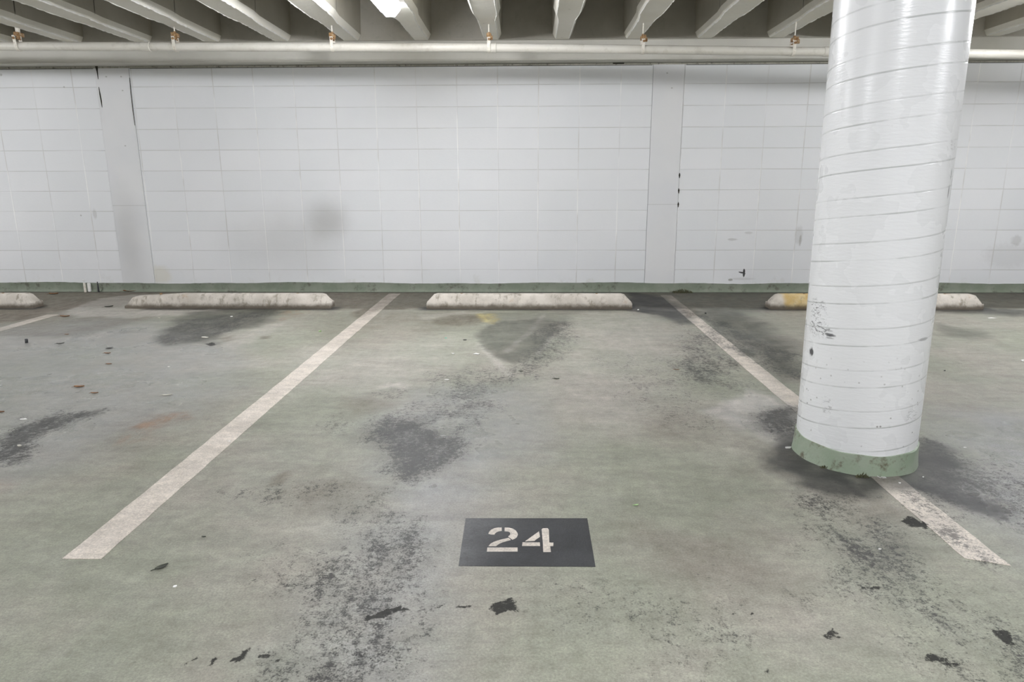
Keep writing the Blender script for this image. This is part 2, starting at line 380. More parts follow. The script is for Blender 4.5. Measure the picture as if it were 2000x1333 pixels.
def black_base(m, big, mid, fine):
    a = m.mix(m.rng(mid, .3, .7), (.018, .0195, .022), (.028, .030, .034))
    a = m.mix(m.rng(m.noise(70, 5, .75), .62, .72, 0, .4), a, (.11, .115, .12))
    return m.mix(m.rng(fine, .55, .75, 0, .4), a, (.085,.09,.10))
M_floor = floor_like('green_painted_concrete', floor_base)
M_stripe = floor_like('worn_white_line_paint', stripe_base, True)
M_black = floor_like('black_stencil_ground', black_base, True)

ROW0, ROWP = 2.0707, .20426
def wall_mat(name, x0):
    m = N(name); P = m.pos(); x, y, z = m.sep(P)[:3]
    wob = m.ma('MULTIPLY', m.ma('SUBTRACT', m.noise(2.3, 3), .5), .006)
    fr = m.ma('FRACT', m.ma('DIVIDE', m.ma('SUBTRACT', m.ma('ADD', x, wob), x0), .4064))
    dv = m.ma('MULTIPLY', m.ma('MINIMUM', fr, m.ma('SUBTRACT', 1, fr)), .4064)
    fz = m.ma('FRACT', m.ma('DIVIDE', m.ma('SUBTRACT', m.ma('ADD', z, wob), ROW0-20*ROWP), ROWP))
    dh = m.ma('MULTIPLY', m.ma('MINIMUM', fz, m.ma('SUBTRACT', 1, fz)), ROWP)
    jv = m.rng(dv, .007, .003); jh = m.rng(dh, .005, .002)
    vis = m.noise(1.7, 3); vis2 = m.noise(2.6, 3, off=(7, 3, 5))
    blk = m.n('ShaderNodeTexWhiteNoise')
    m.put(blk.inputs['Vector'], m.comb(m.ma('FLOOR', m.ma('DIVIDE', m.ma('SUBTRACT', x, x0), .4064)), 0, m.ma('FLOOR', m.ma('DIVIDE', m.ma('SUBTRACT', z, ROW0), ROWP))))
    c = m.mix(blk.outputs['Value'], (.72, .735, .75), (.755, .765, .78))
    c = m.mix(m.rng(m.noise(1.2, 4), .35, .65, 0, .5), c, (.70, .72, .735))
    c = m.mix(m.ma('MULTIPLY', jh, m.rng(vis, .35, .6, .25, .75)), c, (.50, .50, .49))
    c = m.mix(m.ma('MULTIPLY', jv, m.rng(vis2, .35, .6, .3, 1)), c, m.mix(m.rng(vis, .4, .6), (.84, .845, .84), (.60, .60, .59)))
    # exhaust soot and scuffs
    def st(col, f, *a, **k):
        return m.mix(m.ma('MULTIPLY', m.spot(x, z, *a, **k), f), col, (.22, .21, .18))
    p = atY(640, 430); c = st(c, .34, p.x, p.z, .19, .18, noise=.25, nscale=3, soft=.8)
    p = atY(560, 470); c = st(c, .20, p.x, p.z, .5, .28, noise=.3, nscale=3, soft=.9)
    for q, f, a, b in (((1430,468),.35,.05,.012), ((1462,455),.25,.04,.012), ((1563,470),.45,.012,.05), ((1560,460),.2,.04,.09),
                       ((1427,547),.7,.022,.012), ((1450,545),.2,.12,.012), ((125,170),.5,.008,.008), ((2,146),.5,.012,.012),
                       ((158,421),.5,.008,.008), ((1985,470),.25,.05,.05), ((1970,500),.12,.25,.12), ((185,418),.25,.02,.05)):
        p = atY(*q); c = st(c, f, p.x, p.z, a, b, noise=.6, nscale=25)
    p = atY(1453, 533); c = m.mix(m.ma('MAXIMUM', m.spot(x, z, p.x, p.z, .012, .045, noise=.5, nscale=40, soft=.15), m.spot(x, z, p.x-.02, p.z+.0, .035, .008, ang=-.2, noise=.7, nscale=40, soft=.15)), c, (.05, .05, .05))
    # dirt and old yellowish damp marks low on the wall
    low = m.ma('MULTIPLY', m.rng(z, .28, .08), m.rng(m.noise(5, 5, .7), .55, .75))
    c = m.mix(m.ma('MULTIPLY', low, .35), c, (.45, .43, .36))
    p = atY(312, 538); c = m.mix(m.ma('MULTIPLY', m.spot(x, z, p.x, p.z, .12, .09, noise=.5, nscale=8), .4), c, (.62, .58, .44))
    nrm = m.bump(m.ma('ADD', m.ma('MULTIPLY', jh, -1.0), m.ma('MULTIPLY', jv, -.8)), .35, .004)
    nrm = m.bump(m.noise(34, 5, .65, vec=m.scl(P, (1, 1, 3))), .18, .004, nrm)
    return m.out(c, .55, nrm, spec=.35)
M_wallA = wall_mat('white_painted_block_left', -4.566)
M_wallB = wall_mat('white_painted_block_middle', -3.5526)
M_wallC = wall_mat('white_painted_block_right', 1.945)
def pilaster_mat():
    m = N('white_painted_concrete'); P = m.pos(); x, y, z = m.sep(P)[:3]
    c = m.mix(m.rng(m.noise(1.5, 3), .35, .65), (.675, .685, .70), (.71, .715, .72))
    seam = m.rng(m.ma('ABSOLUTE', m.ma('SUBTRACT', z, .905)), .005, .002)
    c = m.mix(m.ma('MULTIPLY', seam, .5), c, (.45, .45, .44))
    p = atY(248, 465); c = m.mix(m.ma('MULTIPLY', m.spot(x, z, p.x+.02, p.z, .13, .42, noise=.25, nscale=3, soft=.8), .22), c, (.22, .21, .18))
    for q in ((208,150),(237,150),(245,285),(240,177),(1312,172),(1303,143)):
        p = atY(*q); c = m.mix(m.ma('MULTIPLY', m.spot(x, z, p.x, p.z, .009, .007, nscale=30), .6), c, (.3, .3, .28))
    return m.out(c, .55, m.bump(m.noise(20, 5), .15, .004), spec=.35)
M_pil = pilaster_mat()
def simple(name, c1, c2, scale=8, rough=.6, bump=.2, bdist=.004, spec=.4, dirt=None, dirt_amt=.3, metal=0., dscale=12):
    m = N(name); c = m.mix(m.rng(m.noise(scale, 5, .6), .35, .65), c1, c2)
    if dirt: c = m.mix(m.ma('MULTIPLY', m.rng(m.noise(dscale, 6, .7, off=(3, 9, 4)), .52, .68), dirt_amt), c, dirt)
    return m.out(c, rough, m.bump(m.noise(scale*6, 5, .65), bump, bdist), spec, metal)
M_green = simple('dull_green_paint', (.175, .205, .155), (.22, .245, .195), 6, .6, .3, dirt=(.07, .06, .045), dirt_amt=.7, dscale=9)
M_green2 = simple('column_base_green_paint', (.29, .36, .265), (.345, .40, .315), 9, .55, .35, dirt=(.10, .075, .045), dirt_amt=.8, dscale=14)
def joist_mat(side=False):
    m = N('cream_joist_side_shade_tone' if side else 'cream_painted_formed_concrete'); P = m.pos(); x, y, z = m.sep(P)[:3]
    c = m.mix(m.rng(m.noise(2.5, 4), .35, .65), *(((.42, .395, .33), (.48, .455, .385)) if side else ((.76, .735, .655), (.80, .78, .71))))  # side version is darker: the shade of the bays put into its colour
    fy = m.ma('ABSOLUTE', m.ma('SUBTRACT', y, -1.13)); fy2 = m.ma('ABSOLUTE', m.ma('SUBTRACT', y, -2.05))
    j = m.rng(m.ma('MINIMUM', fy, fy2), .012, .005)
    j = m.ma('MULTIPLY', j, m.rng(z, 2.48, 2.53))
    c = m.mix(m.ma('MULTIPLY', j, .9), c, (.05, .045, .035))
    c = m.mix(m.ma('MULTIPLY', m.rng(m.noise(12, 6, .7), .62, .74), .3), c, (.25, .24, .20))
    return m.out(c, .62, m.bump(m.noise(16, 6, .7), .35, .008), spec=.3)
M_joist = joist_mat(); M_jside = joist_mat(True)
M_ridge = simple('cream_paint_ridge', (.66, .655, .61), (.74, .735, .70), 20, .5, .4)
M_pan = simple('cream_pan_end_shade_tone', (.44, .42, .37), (.50, .48, .43), 3, .65, .25, dirt=(.15,.14,.11), dirt_amt=.15)  # pan ends toned down, painting in the dark of the ceiling bays
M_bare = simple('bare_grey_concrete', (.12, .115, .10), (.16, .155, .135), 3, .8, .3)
def ledge_mat():
    m = N('cream_painted_ledge'); P = m.pos(); x, y, z = m.sep(P)[:3]
    c = m.mix(m.rng(m.noise(1.8, 4), .35, .65), (.53, .52, .47), (.60, .59, .54))
    c = m.mix(m.ma('MULTIPLY', m.rng(m.noise(40, 4, .7), .68, .75), .5), c, (.2, .19, .15))
    return m.out(c, .6, m.bump(m.noise(14, 5), .25, .005), spec=.3)
M_ledge = ledge_mat()
M_pipe = simple('cream_painted_pipe', (.66, .64, .575), (.72, .70, .64), 3, .42, .08, spec=.5, dirt=(.35,.32,.25), dirt_amt=.25)
M_strap = simple('cream_painted_strap', (.74, .71, .63), (.80, .77, .70), 30, .5, .2, dirt=(.30,.16,.07), dirt_amt=.5, dscale=60)
M_rust = simple('rusty_iron', (.20, .10, .04), (.38, .24, .11), 60, .8, .6, dirt=(.60,.56,.47), dirt_amt=.9, dscale=50)
M_dark = simple('dark_gap', (.02,.02,.015), (.035,.03,.022), 20, .9)
M_mortar = simple('olive_grey_mortar', (.36,.355,.30), (.42,.41,.36), 30, .8, .5, dirt=(.06,.055,.04), dirt_amt=.8, dscale=25)
def stop_mat(name, yellow=False, pink=False):
    m = N(name); P = m.pos(); x, y, z = m.sep(P)[:3]
    a, b = ((.50, .465, .41), (.62, .58, .52)) if not pink else ((.52, .46, .41), (.62, .55, .50))
    c = m.mix(m.rng(m.noise(7, 5), .35, .65), a, b)
    if yellow:
        c = m.mix(m.ma('MULTIPLY', m.rng(m.ma('ADD', x, m.ma('MULTIPLY', m.noise(8, 4), .15)), 2.36, 2.44), m.rng(x, 3.3, 3.0)), c, m.mix(m.rng(m.noise(9, 5), .4, .65), (.56, .40, .17), (.62, .50, .28)))
    streak = m.noise(9, 5, .7, vec=m.scl(P, (1.6, 1, .9)))
    c = m.mix(m.ma('MULTIPLY', m.rng(streak, .50, .68), .75), c, (.24, .21, .16))
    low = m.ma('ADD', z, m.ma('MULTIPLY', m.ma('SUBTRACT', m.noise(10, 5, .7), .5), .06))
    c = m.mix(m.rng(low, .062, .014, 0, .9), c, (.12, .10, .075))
    c = m.mix(m.ma('MULTIPLY', m.rng(m.noise(5, 5, .7, off=(1, 2, 3)), .6, .7), .5), c, (.42, .30, .19))
    return m.out(c, .8, m.bump(m.noise(28, 6, .7), .6, .008), spec=.25)
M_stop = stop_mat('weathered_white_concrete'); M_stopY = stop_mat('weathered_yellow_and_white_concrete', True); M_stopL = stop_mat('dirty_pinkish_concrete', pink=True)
CX, CY, CR = 1.40, -4.37, .232
def column_mat():
    m = N('glossy_white_column_paint'); P = m.pos(); x, y, z = m.sep(P)[:3]
    phi = m.ma('DIVIDE', m.ma('ARCTAN2', m.ma('SUBTRACT', y, CY), m.ma('SUBTRACT', x, CX)), math.pi*2)   # turns, -0.5..0.5
    c = m.mix(m.rng(m.noise(1.3, 4), .35, .65), (.81, .825, .84), (.82, .832, .845))
    wob = m.ma('MULTIPLY', m.ma('SUBTRACT', m.noise(3, 2), .5), .004)
    lines = 0
    for z0, ph0, k, seed in ((.524, -112.8, .6, 0), (.591, -114.6, .42, 5)):
        t = m.ma('SUBTRACT', m.ma('ADD', z, wob), m.ma('MULTIPLY', m.ma('SUBTRACT', phi, ph0/360), .166))
        f = m.ma('FRACT', m.ma('DIVIDE', m.ma('SUBTRACT', t, z0-1.66), .166))
        d = m.ma('MULTIPLY', m.ma('MINIMUM', f, m.ma('SUBTRACT', 1, f)), .166)
        l = m.ma('MULTIPLY', m.rng(d, .0042, .0016), m.rng(m.noise(3.2, 4, .65, off=(seed, 1, 2)), .36, .56, .12, 1))
        c = m.mix(m.ma('MULTIPLY', l, k), c, (.36, .38, .37))
        lines = m.ma('ADD', l, lines)
    # scuffs left by car bumpers, as height / turn marks
    u = m.ma('MULTIPLY', phi, 2*math.pi*CR)
    scf = m.noise(42, 6, .7, vec=m.scl(P, (1, 1, 3.2)), dist=.6)
    def mark(col, deg, zz, a, b, f, **k):
        sp0 = m.spot(u, z, math.radians(deg)*CR, zz, a, b, **k)
        if a*b > 4e-4: sp0 = m.ma('MULTIPLY', sp0, m.rng(scf, .50, .58))
        return m.mix(m.ma('MULTIPLY', sp0, f), col, (.07, .07, .075))
    for deg, zz, a, b, f, kw in ((-150, .548, .022, .006, .85, dict(noise=.5, nscale=60)), (-152, .565, .018, .004, .4, dict(noise=.5, nscale=60)), (-150, .536, .016, .004, .4, dict(noise=.5, nscale=60)),
                                 (-166, .560, .06, .028, .8, dict(noise=1.3, nscale=38)), (-170, .640, .05, .03, .75, dict(noise=1.5, nscale=38)), (-168, .595, .05, .02, .5, dict(noise=1.5, nscale=45)),
                                 (-172, .458, .013, .016, .95, dict(noise=.9, nscale=60)), (-48, 1.10, .005, .022, .7, dict(noise=.3, nscale=30)),
                                 (-47, 1.165, .004, .018, .7, dict(noise=.3, nscale=30)), (-60, .55, .03, .006, .4, dict(noise=.6, nscale=40)), (-52, 1.27, .03, .02, .25, dict(noise=.8, nscale=30)),
                                 (-145, .255, .02, .03, .35, dict(noise=1.4, nscale=50)), (-62, .24, .03, .03, .35, dict(noise=1.5, nscale=50))):
        c = mark(c, deg, zz, a, b, f, **kw)
    v = m.n('ShaderNodeTexVoronoi'); m.put(v.inputs['Vector'], P); v.inputs['Scale'].default_value = 34
    sp_ = m.ma('MULTIPLY', m.rng(v.outputs['Distance'], .16, .10), m.ma('MULTIPLY', m.rng(m.noise(6, 3), .42, .55), m.rng(z, .6, .15)))
    c = m.mix(m.ma('MULTIPLY', sp_, .75), c, (.13, .12, .10))
    h = m.ma('ADD', m.noise(22, 4, .6, vec=m.scl(P, (1, 1, 5))), m.ma('MULTIPLY', lines, -1.0))
    return m.out(c, m.rng(m.noise(5, 3), .3, .7, .22, .36), m.bump(h, .22, .004), spec=.5)
M_column = column_mat()
def lens_mat():
    m = N('lit_prismatic_lens'); g = m.sep(m.obj()); x, y, z = g[0], g[1], g[2]
    lines = m.rng(m.ma('ABSOLUTE', m.ma('SUBTRACT', m.ma('FRACT', m.ma('MULTIPLY', y, 26)), .5)), .22, .30)
    endz = m.ma('MULTIPLY', m.rng(y, .34, .46), m.rng(y, .607, .602)); lines = m.ma('MULTIPLY', lines, endz)
    col = m.mix(lines, (.97, .975, 1.0), (.55, .48, .95)); st = m.ma('MULTIPLY', m.ma('MULTIPLY', m.rng(lines, 0, 1, 1, .38), m.ma('MULTIPLY', m.rng(m.ma('ABSOLUTE', y), .40, .47, 1, .008), m.rng(m.ma('ABSOLUTE', y), .602, .608, 1, 38))), LAMP)
    m.put(m.b.inputs['Emission Color'], col); m.put(m.b.inputs['Emission Strength'], st)
    return m.out((.8, .8, .85), .4)
M_lens = lens_mat()
M_metal = simple('white_enamel_sheet', (.72,.73,.73), (.76,.77,.77), 5, .4, .05)

# ------------------------------------------------------------------ the shell
XL, XR, YB = -9.0, 9.0, -15.0
def grid(x0, x1, y0, y1, step, z=0.):
    nx = max(2, int(round((x1-x0)/step))+1); ny = max(2, int(round((y1-y0)/step))+1)
    xs = np.linspace(x0, x1, nx); ys = np.linspace(y0, y1, ny)
    return nx, ny, xs, ys
# floor: fine grid where the photo sees it so that the stain outlines hold, one slab
def nonuni(a, b, fa, fb, fine, coarse):
    l = list(np.arange(a, fa, coarse)) + list(np.arange(fa, fb, fine)) + list(np.arange(fb, b, coarse)) + [b]
    return np.array(l)
xs = nonuni(XL, XR, -5.6, 5.2, .016, .4); ys = nonuni(YB, 0., -5.9, -.02, .016, .4)
GX, GY = np.meshgrid(xs, ys); nx, ny = len(xs), len(ys)
V = np.stack([GX.ravel(), GY.ravel(), np.zeros(GX.size)], 1)
ii = (np.arange(ny-1)[:, None]*nx + np.arange(nx-1)[None, :]).ravel()
Fq = np.stack([ii, ii+1, ii+nx+1, ii+nx], 1)
me = bpy.data.meshes.new('floor'); me.from_pydata(V.tolist(), [], Fq.tolist()); me.materials.append(M_floor)
set_stains(me)
fl = bpy.data.objects.new('floor', me); COL.objects.link(fl); tag(fl, kind='structure')

ZS, ZJ, ZL, YL, YP = 3.02, 2.449, 2.268, -.17, -.21      # slab, joist underside, ledge underside, ledge face, pan end face
bm = bmesh.new()
PL0, PL1, PR0, PR1 = -4.326, -3.976, 1.226, 1.536
for i, (a, b) in enumerate(((XL, PL0), (PL1, PR0), (PR1, XR))):
    n0 = len(bm.faces); box(bm, a, b, 0, .2, 0, ZL+.02)
    bm.faces.ensure_lookup_table()
    for f in bm.faces[n0:]: f.material_index = i
tag(obj('wall_back', bm, [M_wallA, M_wallB, M_wallC]), kind='structure')
for n, (a, b) in enumerate(((PL0, PL1), (PR0, PR1))):
    bm = bmesh.new(); box(bm, a+.003, b-.003, -.004, .2, 0, ZL)
    box(bm, a-.002, b+.002, .01, .2, 0, ZL)          # dark reveal behind the joint
    tag(obj('trim_%d' % (n+1), bm, M_pil), kind='structure')
# slab and the lower ceiling over the drive aisle behind the camera
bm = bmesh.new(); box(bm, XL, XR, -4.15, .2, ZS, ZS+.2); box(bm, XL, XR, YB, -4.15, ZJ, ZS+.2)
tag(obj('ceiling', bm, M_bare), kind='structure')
# edge beam: ledge face with a rounded lower arris, plus the pan end faces above it
bm = bmesh.new()
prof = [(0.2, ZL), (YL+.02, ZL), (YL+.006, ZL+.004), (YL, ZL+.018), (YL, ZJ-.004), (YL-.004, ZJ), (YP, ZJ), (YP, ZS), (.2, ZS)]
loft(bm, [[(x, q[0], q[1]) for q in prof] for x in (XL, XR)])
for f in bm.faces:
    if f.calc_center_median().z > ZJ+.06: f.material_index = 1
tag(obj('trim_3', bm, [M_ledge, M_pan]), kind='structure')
# raked mortar bed under the ledge
bm = bmesh.new(); zb = ZL-.024
random.seed(3); x = -8.0
while x < 8.5:
    w = random.uniform(.5, 1.1)
    for a, b in ((PL0-.01, PL1+.01), (PR0-.01, PR1+.01)): pass
    box(bm, x+.003, min(x+w, 8.8), -.006, -.0005, zb+.004, ZL-.003); x += w
tag(obj('trim_4', bm, M_mortar), kind='structure')
bm = bmesh.new(); box(bm, XL, PL0-.01, -.0022, -.0002, zb-.001, zb+.003); box(bm, PL1+.01, PR0-.01, -.0022, -.0002, zb-.001, zb+.003); box(bm, PR1+.01, XR, -.0022, -.0002, zb-.001, zb+.003)
p = atY(1208, 120); box(bm, p.x-.055, p.x+.055, -.010, -.0008, ZL-.012, ZL-.001)
tag(obj('trim_5', bm, M_dark), kind='structure')
# green painted base with a small cove, slightly wavy top edge
bm = bmesh.new(); rings = []
random.seed(5)
for k in range(361):
    x = XL + (XR-XL)*k/360; top = .094+.006*math.sin(x*2.1)+.003*math.sin(x*7.3+1)+random.uniform(-.0015, .0015)
    rings.append([(x, .01, top), (x, -.004, top), (x, -.006, .03), (x, -.014, .014), (x, -.03, .0), (x, .01, 0)])
loft(bm, rings); tag(obj('baseboard_back', bm, M_green, smooth=True), kind='structure')
# cracks along the pilaster edges and the open notch at the top
def crack(name, pts, w, label, cat='crack'):
    bm = bmesh.new(); a = []; b = []
    for k, (px, py) in enumerate(pts):
        q = atY(px, py); ww = w[k] if isinstance(w, (list, tuple)) else w
        a.append((q.x-ww, q.z)); b.append((q.x+ww, q.z))
    ring = a + b[::-1]
    f = [bm.verts.new((x, -.0062, z)) for x, z in ring]; g = [bm.verts.new((x, -.0035, z)) for x, z in ring]
    n = len(a)
    for k in range(n-1):
        bm.faces.new((f[k], f[k+1], f[2*n-2-k], f[2*n-1-k]))
    for k in range(2*n): bm.faces.new((f[k], f[(k+1) % (2*n)], g[(k+1) % (2*n)], g[k]))
    return tag(obj(name, bm, M_dark), label, cat)
crack('wall_crack', [(186,124),(189,130),(190.5,140),(192.5,155)], [.028,.014,.006,.002], 'black open crack at the top left corner of the left pilaster')
crack('wall_crack', [(193.5,170),(196,185),(198.5,198),(200,210)], [.002,.006,.006,.002], 'thin dark crack down the left edge of the left pilaster', )
crack('wall_crack', [(253.5,152),(256,180),(260,215),(264,245)], [.002,.003,.003,.002], 'hairline crack along the right edge of the left pilaster')
for (x, y), l in (((1327,343), 'small dark chip at the right pilaster edge, highest of three'), ((1325.5,373), 'dark chip at the right pilaster edge, middle of three'), ((1324.5,400), 'dark chip at the right pilaster edge, lowest of three')):
    crack('wall_chip', [(x, y-5), (x, y-1), (x-.3, y+5)], [.002, .008, .003], l, 'chip')

# ------------------------------------------------------------------ joists
NAMES = {-8: 'beyond the left edge of the photo, farthest left', -7: 'ending at the far left over the leftmost wheel stop', -6: 'over the leftmost pipe hanger, near the left pilaster',
 -5: 'between the two leftmost pipe hangers', -4: 'over the second pipe hanger from the left', -3: 'between the second and third pipe hangers from the left',
 -2: 'over the third pipe hanger, just left of the lit bay with the lamp', -1: 'with the lit fluorescent lamp fixed under it', 0: 'over the fourth pipe hanger, right of the lamp',
 1: 'between the fourth and fifth pipe hangers, right of centre', 2: 'over the fifth pipe hanger, left of the right pilaster', 3: 'between the fifth and sixth pipe hangers',
 4: 'over the sixth pipe hanger, just left of the round column', 5: 'hidden mostly behind the round column', 6: 'coming out right of the round column, upper one of two',
 7: 'farthest right and lowest one right of the round column', 8: 'beyond the right edge of the photo'}
jk0 = None
for k in range(-8, 9):
    jx = -.345+.6685*k
    bm = bmesh.new(); rings = []
    for y, w in ((YP+.0, .062), (-.6, .064), (-1.0, .068), (-1.20, .092), (-2.6, .096), (-4.15, .096)):
        c = .030
        rings.append([(-w-c-.02, y, ZS), (-w-c, y, ZJ+.05), (-w-.012, y, ZJ+.014), (-w, y, ZJ+.0), (w, y, ZJ+.0), (w+.012, y, ZJ+.014), (w+c, y, ZJ+.05), (w+c+.02, y, ZS)])
    loft(bm, rings)
    t = empty('ceiling_joist', (jx, 0, 0), 'ceiling joist '+NAMES[k], 'joist', 'concrete joists of the ceiling')
    bm.faces.ensure_lookup_table(); bm.normal_update()
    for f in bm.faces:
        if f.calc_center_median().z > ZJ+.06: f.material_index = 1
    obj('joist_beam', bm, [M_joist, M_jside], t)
    random.seed(k+40)
    for s in (-1, 1):                                   # ragged paint-covered fins left by the formwork
        bm = bmesh.new(); rings = []; y = YP-.03
        while y > -4.1:
            w = np.interp(-y, (.2, .6, 1.0, 1.2, 2.6, 4.2), (.062, .064, .068, .092, .096, .096))
            e = random.uniform(.0015, .007) * (1 if random.random() > .12 else .2); u = random.uniform(-.0015, .0015)
            rings.append([(s*(w-.005)+u, y, ZJ+.002), (s*(w+.0)+u, y, ZJ-e), (s*(w+.006)+u, y, ZJ+.008)]); y -= random.uniform(.015, .05)
        loft(bm, rings); f = obj('form_fin', bm, M_ridge, t); f['label'] = 'ragged white painted ridge along the joist edge'

# ------------------------------------------------------------------ pipe and hangers
YPI = -.86; PR_ = .036
def pz(x): return np.interp(x, (-9, -4.61, -.138, 3.99, 9), (2.36, 2.3018, 2.2588, 2.182, 2.09))
t = empty('drain_pipe', (0, YPI, 0), 'long cream painted drain pipe running across under the ceiling joists', 'pipe')
bm = bmesh.new(); xs_ = np.linspace(-8.8, 8.8, 60)
tube(bm, [(x, 0, pz(x)) for x in xs_], PR_, 28); obj('pipe_run', bm, M_pipe, t, smooth=True)
for px, w in ((286, .035), (964, .022), (1617, .03)):
    x = atY(px, 90, YPI).x; bm = bmesh.new()
    tube(bm, [(x-w-.004, 0, pz(x-w)), (x-w, 0, pz(x-w)), (x+w, 0, pz(x+w)), (x+w+.004, 0, pz(x+w))], [PR_*.98, PR_+.0045, PR_+.0045, PR_*.98], 28)
    obj('coupling', bm, M_pipe, t, smooth=True)
HN = ['leftmost of the row, near the left edge of the photo', 'second from the left, right of the first pipe coupling', 'third from the left, just left of the lamp', 'fourth from the left, beside the narrow pipe coupling', 'fifth from the left, left of the right pilaster', 'rustiest one, nearest the round column']
for k, (px, tilt) in enumerate(((37, .10), (344, .04), (650, 0), (955, 0), (1255, 0), (1549, .05))):
    x = atY(px, 92, YPI).x; zc = float(pz(x)); h = .085
    t = empty('pipe_hanger', (x, YPI, zc), 'rusty pipe hanger, '+HN[k], 'hanger', 'hangers carrying the drain pipe')
    r = PR_+.003; w = .0135; th = .003; bm = bmesh.new(); path = []
    path.append((-r, h)); path.append((-r, 0))
    for a in range(180, 361, 15): path.append((r*math.cos(math.radians(a)), r*math.sin(math.radians(a))))
    path.append((r, h))
    rings = []
    for i, (yy, zz) in enumerate(path):
        a = Vector(path[max(i-1, 0)]); b = Vector(path[min(i+1, len(path)-1)]); d = (b-a).normalized(); nn = Vector((-d.y, d.x))*th*.5
        sx = -tilt*max(zz, 0)
        rings.append([(sx-w, yy+nn.x, zz+nn.y), (sx+w, yy+nn.x, zz+nn.y), (sx+w, yy-nn.x, zz-nn.y), (sx-w, yy-nn.x, zz-nn.y)])
    loft(bm, rings); obj('strap', bm, M_strap, t)
    bm = bmesh.new(); tube(bm, [(-tilt*h-.0+.004, -r-.012, h*.72), (-tilt*h+.004, r+.012, h*.72)], .006, 8)
    tube(bm, [(-tilt*h+.004, -r-.013, h*.72), (-tilt*h+.004, -r-.004, h*.72)], .011, 6); obj('bolt', bm, M_rust, t)
    zt = ZJ-zc; bm = bmesh.new()
    jx = -.345+.6685*(-6+2*k) - x; rx = max(min(0.0, jx+.06), jx-.06)
    tube(bm, [(rx*.6, 0, h-.01), (rx, 0, zt-.001)], .0055, 8); o = obj('rod', bm, M_strap, t)
    bm = bmesh.new(); box(bm, -.017+rx*.5, .022+rx*.5, -r-.004, r+.004, h-.006, h+.026); box(bm, .0+rx*.5, .034+rx*.5, -r, -r+.012, h-.03, h+.006); tube(bm, [(rx*.5, 0, h+.02), (rx*.5, 0, h+.04)], .012, 6)
    bmesh.ops.bevel(bm, geom=bm.edges[:], offset=.003, segments=1, affect='EDGES')
    obj('clamp', bm, M_rust, t)
    if k == 0:
        bm = bmesh.new(); box(bm, .02, .045, -.02, .0, h-.02, h+.07); o = obj('bracket_plate', bm, M_strap, t); o.rotation_euler = (0, -.12, 0)

# ------------------------------------------------------------------ fluorescent fixtures
def fixture(x, y, label, rz=0, L=1.22):
    t = empty('fluorescent_light', (x, y, ZJ), label, 'ceiling light', 'fluorescent wraparound ceiling lights', rz)
    bm = bmesh.new(); box(bm, -.055, .055, -L/2+.01, L/2-.01, -.030, 0); bmesh.ops.bevel(bm, geom=bm.edges[:], offset=.006, segments=2, affect='EDGES')
    obj('housing', bm, M_metal, t)
    bm = bmesh.new(); n = 40; rings = []
    for i in range(n+1):
        yy = -L/2+L*i/n; k = 1.0 if 0 < i < n else .97; rib = 0
        rings.append([(a*k, yy, b*k) for a, b in ((-.080, -.003), (-.080, -.050), (-.036, -.099), (.036, -.099), (.080, -.050), (.080, -.003))])
    loft(bm, rings); obj('lens', bm, M_lens, t)
    bm = bmesh.new()
    for s in (-1, 1):
        bm = bmesh.new(); box(bm, -.082, .082, s*L/2-.004+s*.004, s*L/2+.004+s*.004, -.018, 0)
        obj('end_cap', bm, M_metal, t)
    return t
FXX = -1.038
fixture(FXX, -1.60-.61, 'lit fluorescent lamp with prismatic lens under a joist at the top of the photo')
fixture(FXX-5.35, -2.21, 'lit fluorescent lamp left of the photo, in the same row over the parking bays')
fixture(FXX+5.35, -2.21, 'lit fluorescent lamp right of the photo, in the same row over the parking bays')
fixture(-3.6, -6.7, 'unseen fluorescent lamp added for fill over the drive aisle, left one')  # unseen aisle row, added to brighten the column and near floor
fixture(.6, -6.7, 'unseen fluorescent lamp added for fill over the drive aisle, middle one')
fixture(4.6, -6.7, 'unseen fluorescent lamp added for fill over the drive aisle, right one')

# ------------------------------------------------------------------ column
t = empty('round_column', (CX, CY, 0), 'round white painted concrete column with spiral form lines and a green painted foot', 'column')
LEAN = -.010
bm = bmesh.new(); n = 96
zsx = [.078, .5, 1.0, 1.5, 2.0, ZJ]
loft(bm, [[(LEAN*z+CR*math.cos(2*math.pi*i/n), CR*math.sin(2*math.pi*i/n), z) for i in range(n)] for z in zsx])
obj('shaft', bm, M_column, t, smooth=True)
bm = bmesh.new(); rings = []
for j, (r, z) in enumerate(((CR+.012, 0), (CR+.010, .012), (CR+.008, .03), (CR+.006, .06), (CR+.005, .086), (CR-.006, .088))):
    rings.append([((r+.0015*math.sin(5*a)+.001*math.sin(13*a+1))*math.cos(a), (r+.0015*math.sin(5*a)+.001*math.sin(13*a+1))*math.sin(a), z+(.004*math.sin(2*a+2.2)+.0015*math.sin(9*a) if j >= 4 else 0)) for a in [2*math.pi*i/n for i in range(n)]])
loft(bm, rings); o = obj('painted_foot', bm, M_green2, t, smooth=True); o['label'] = 'dull green painted band around the foot'

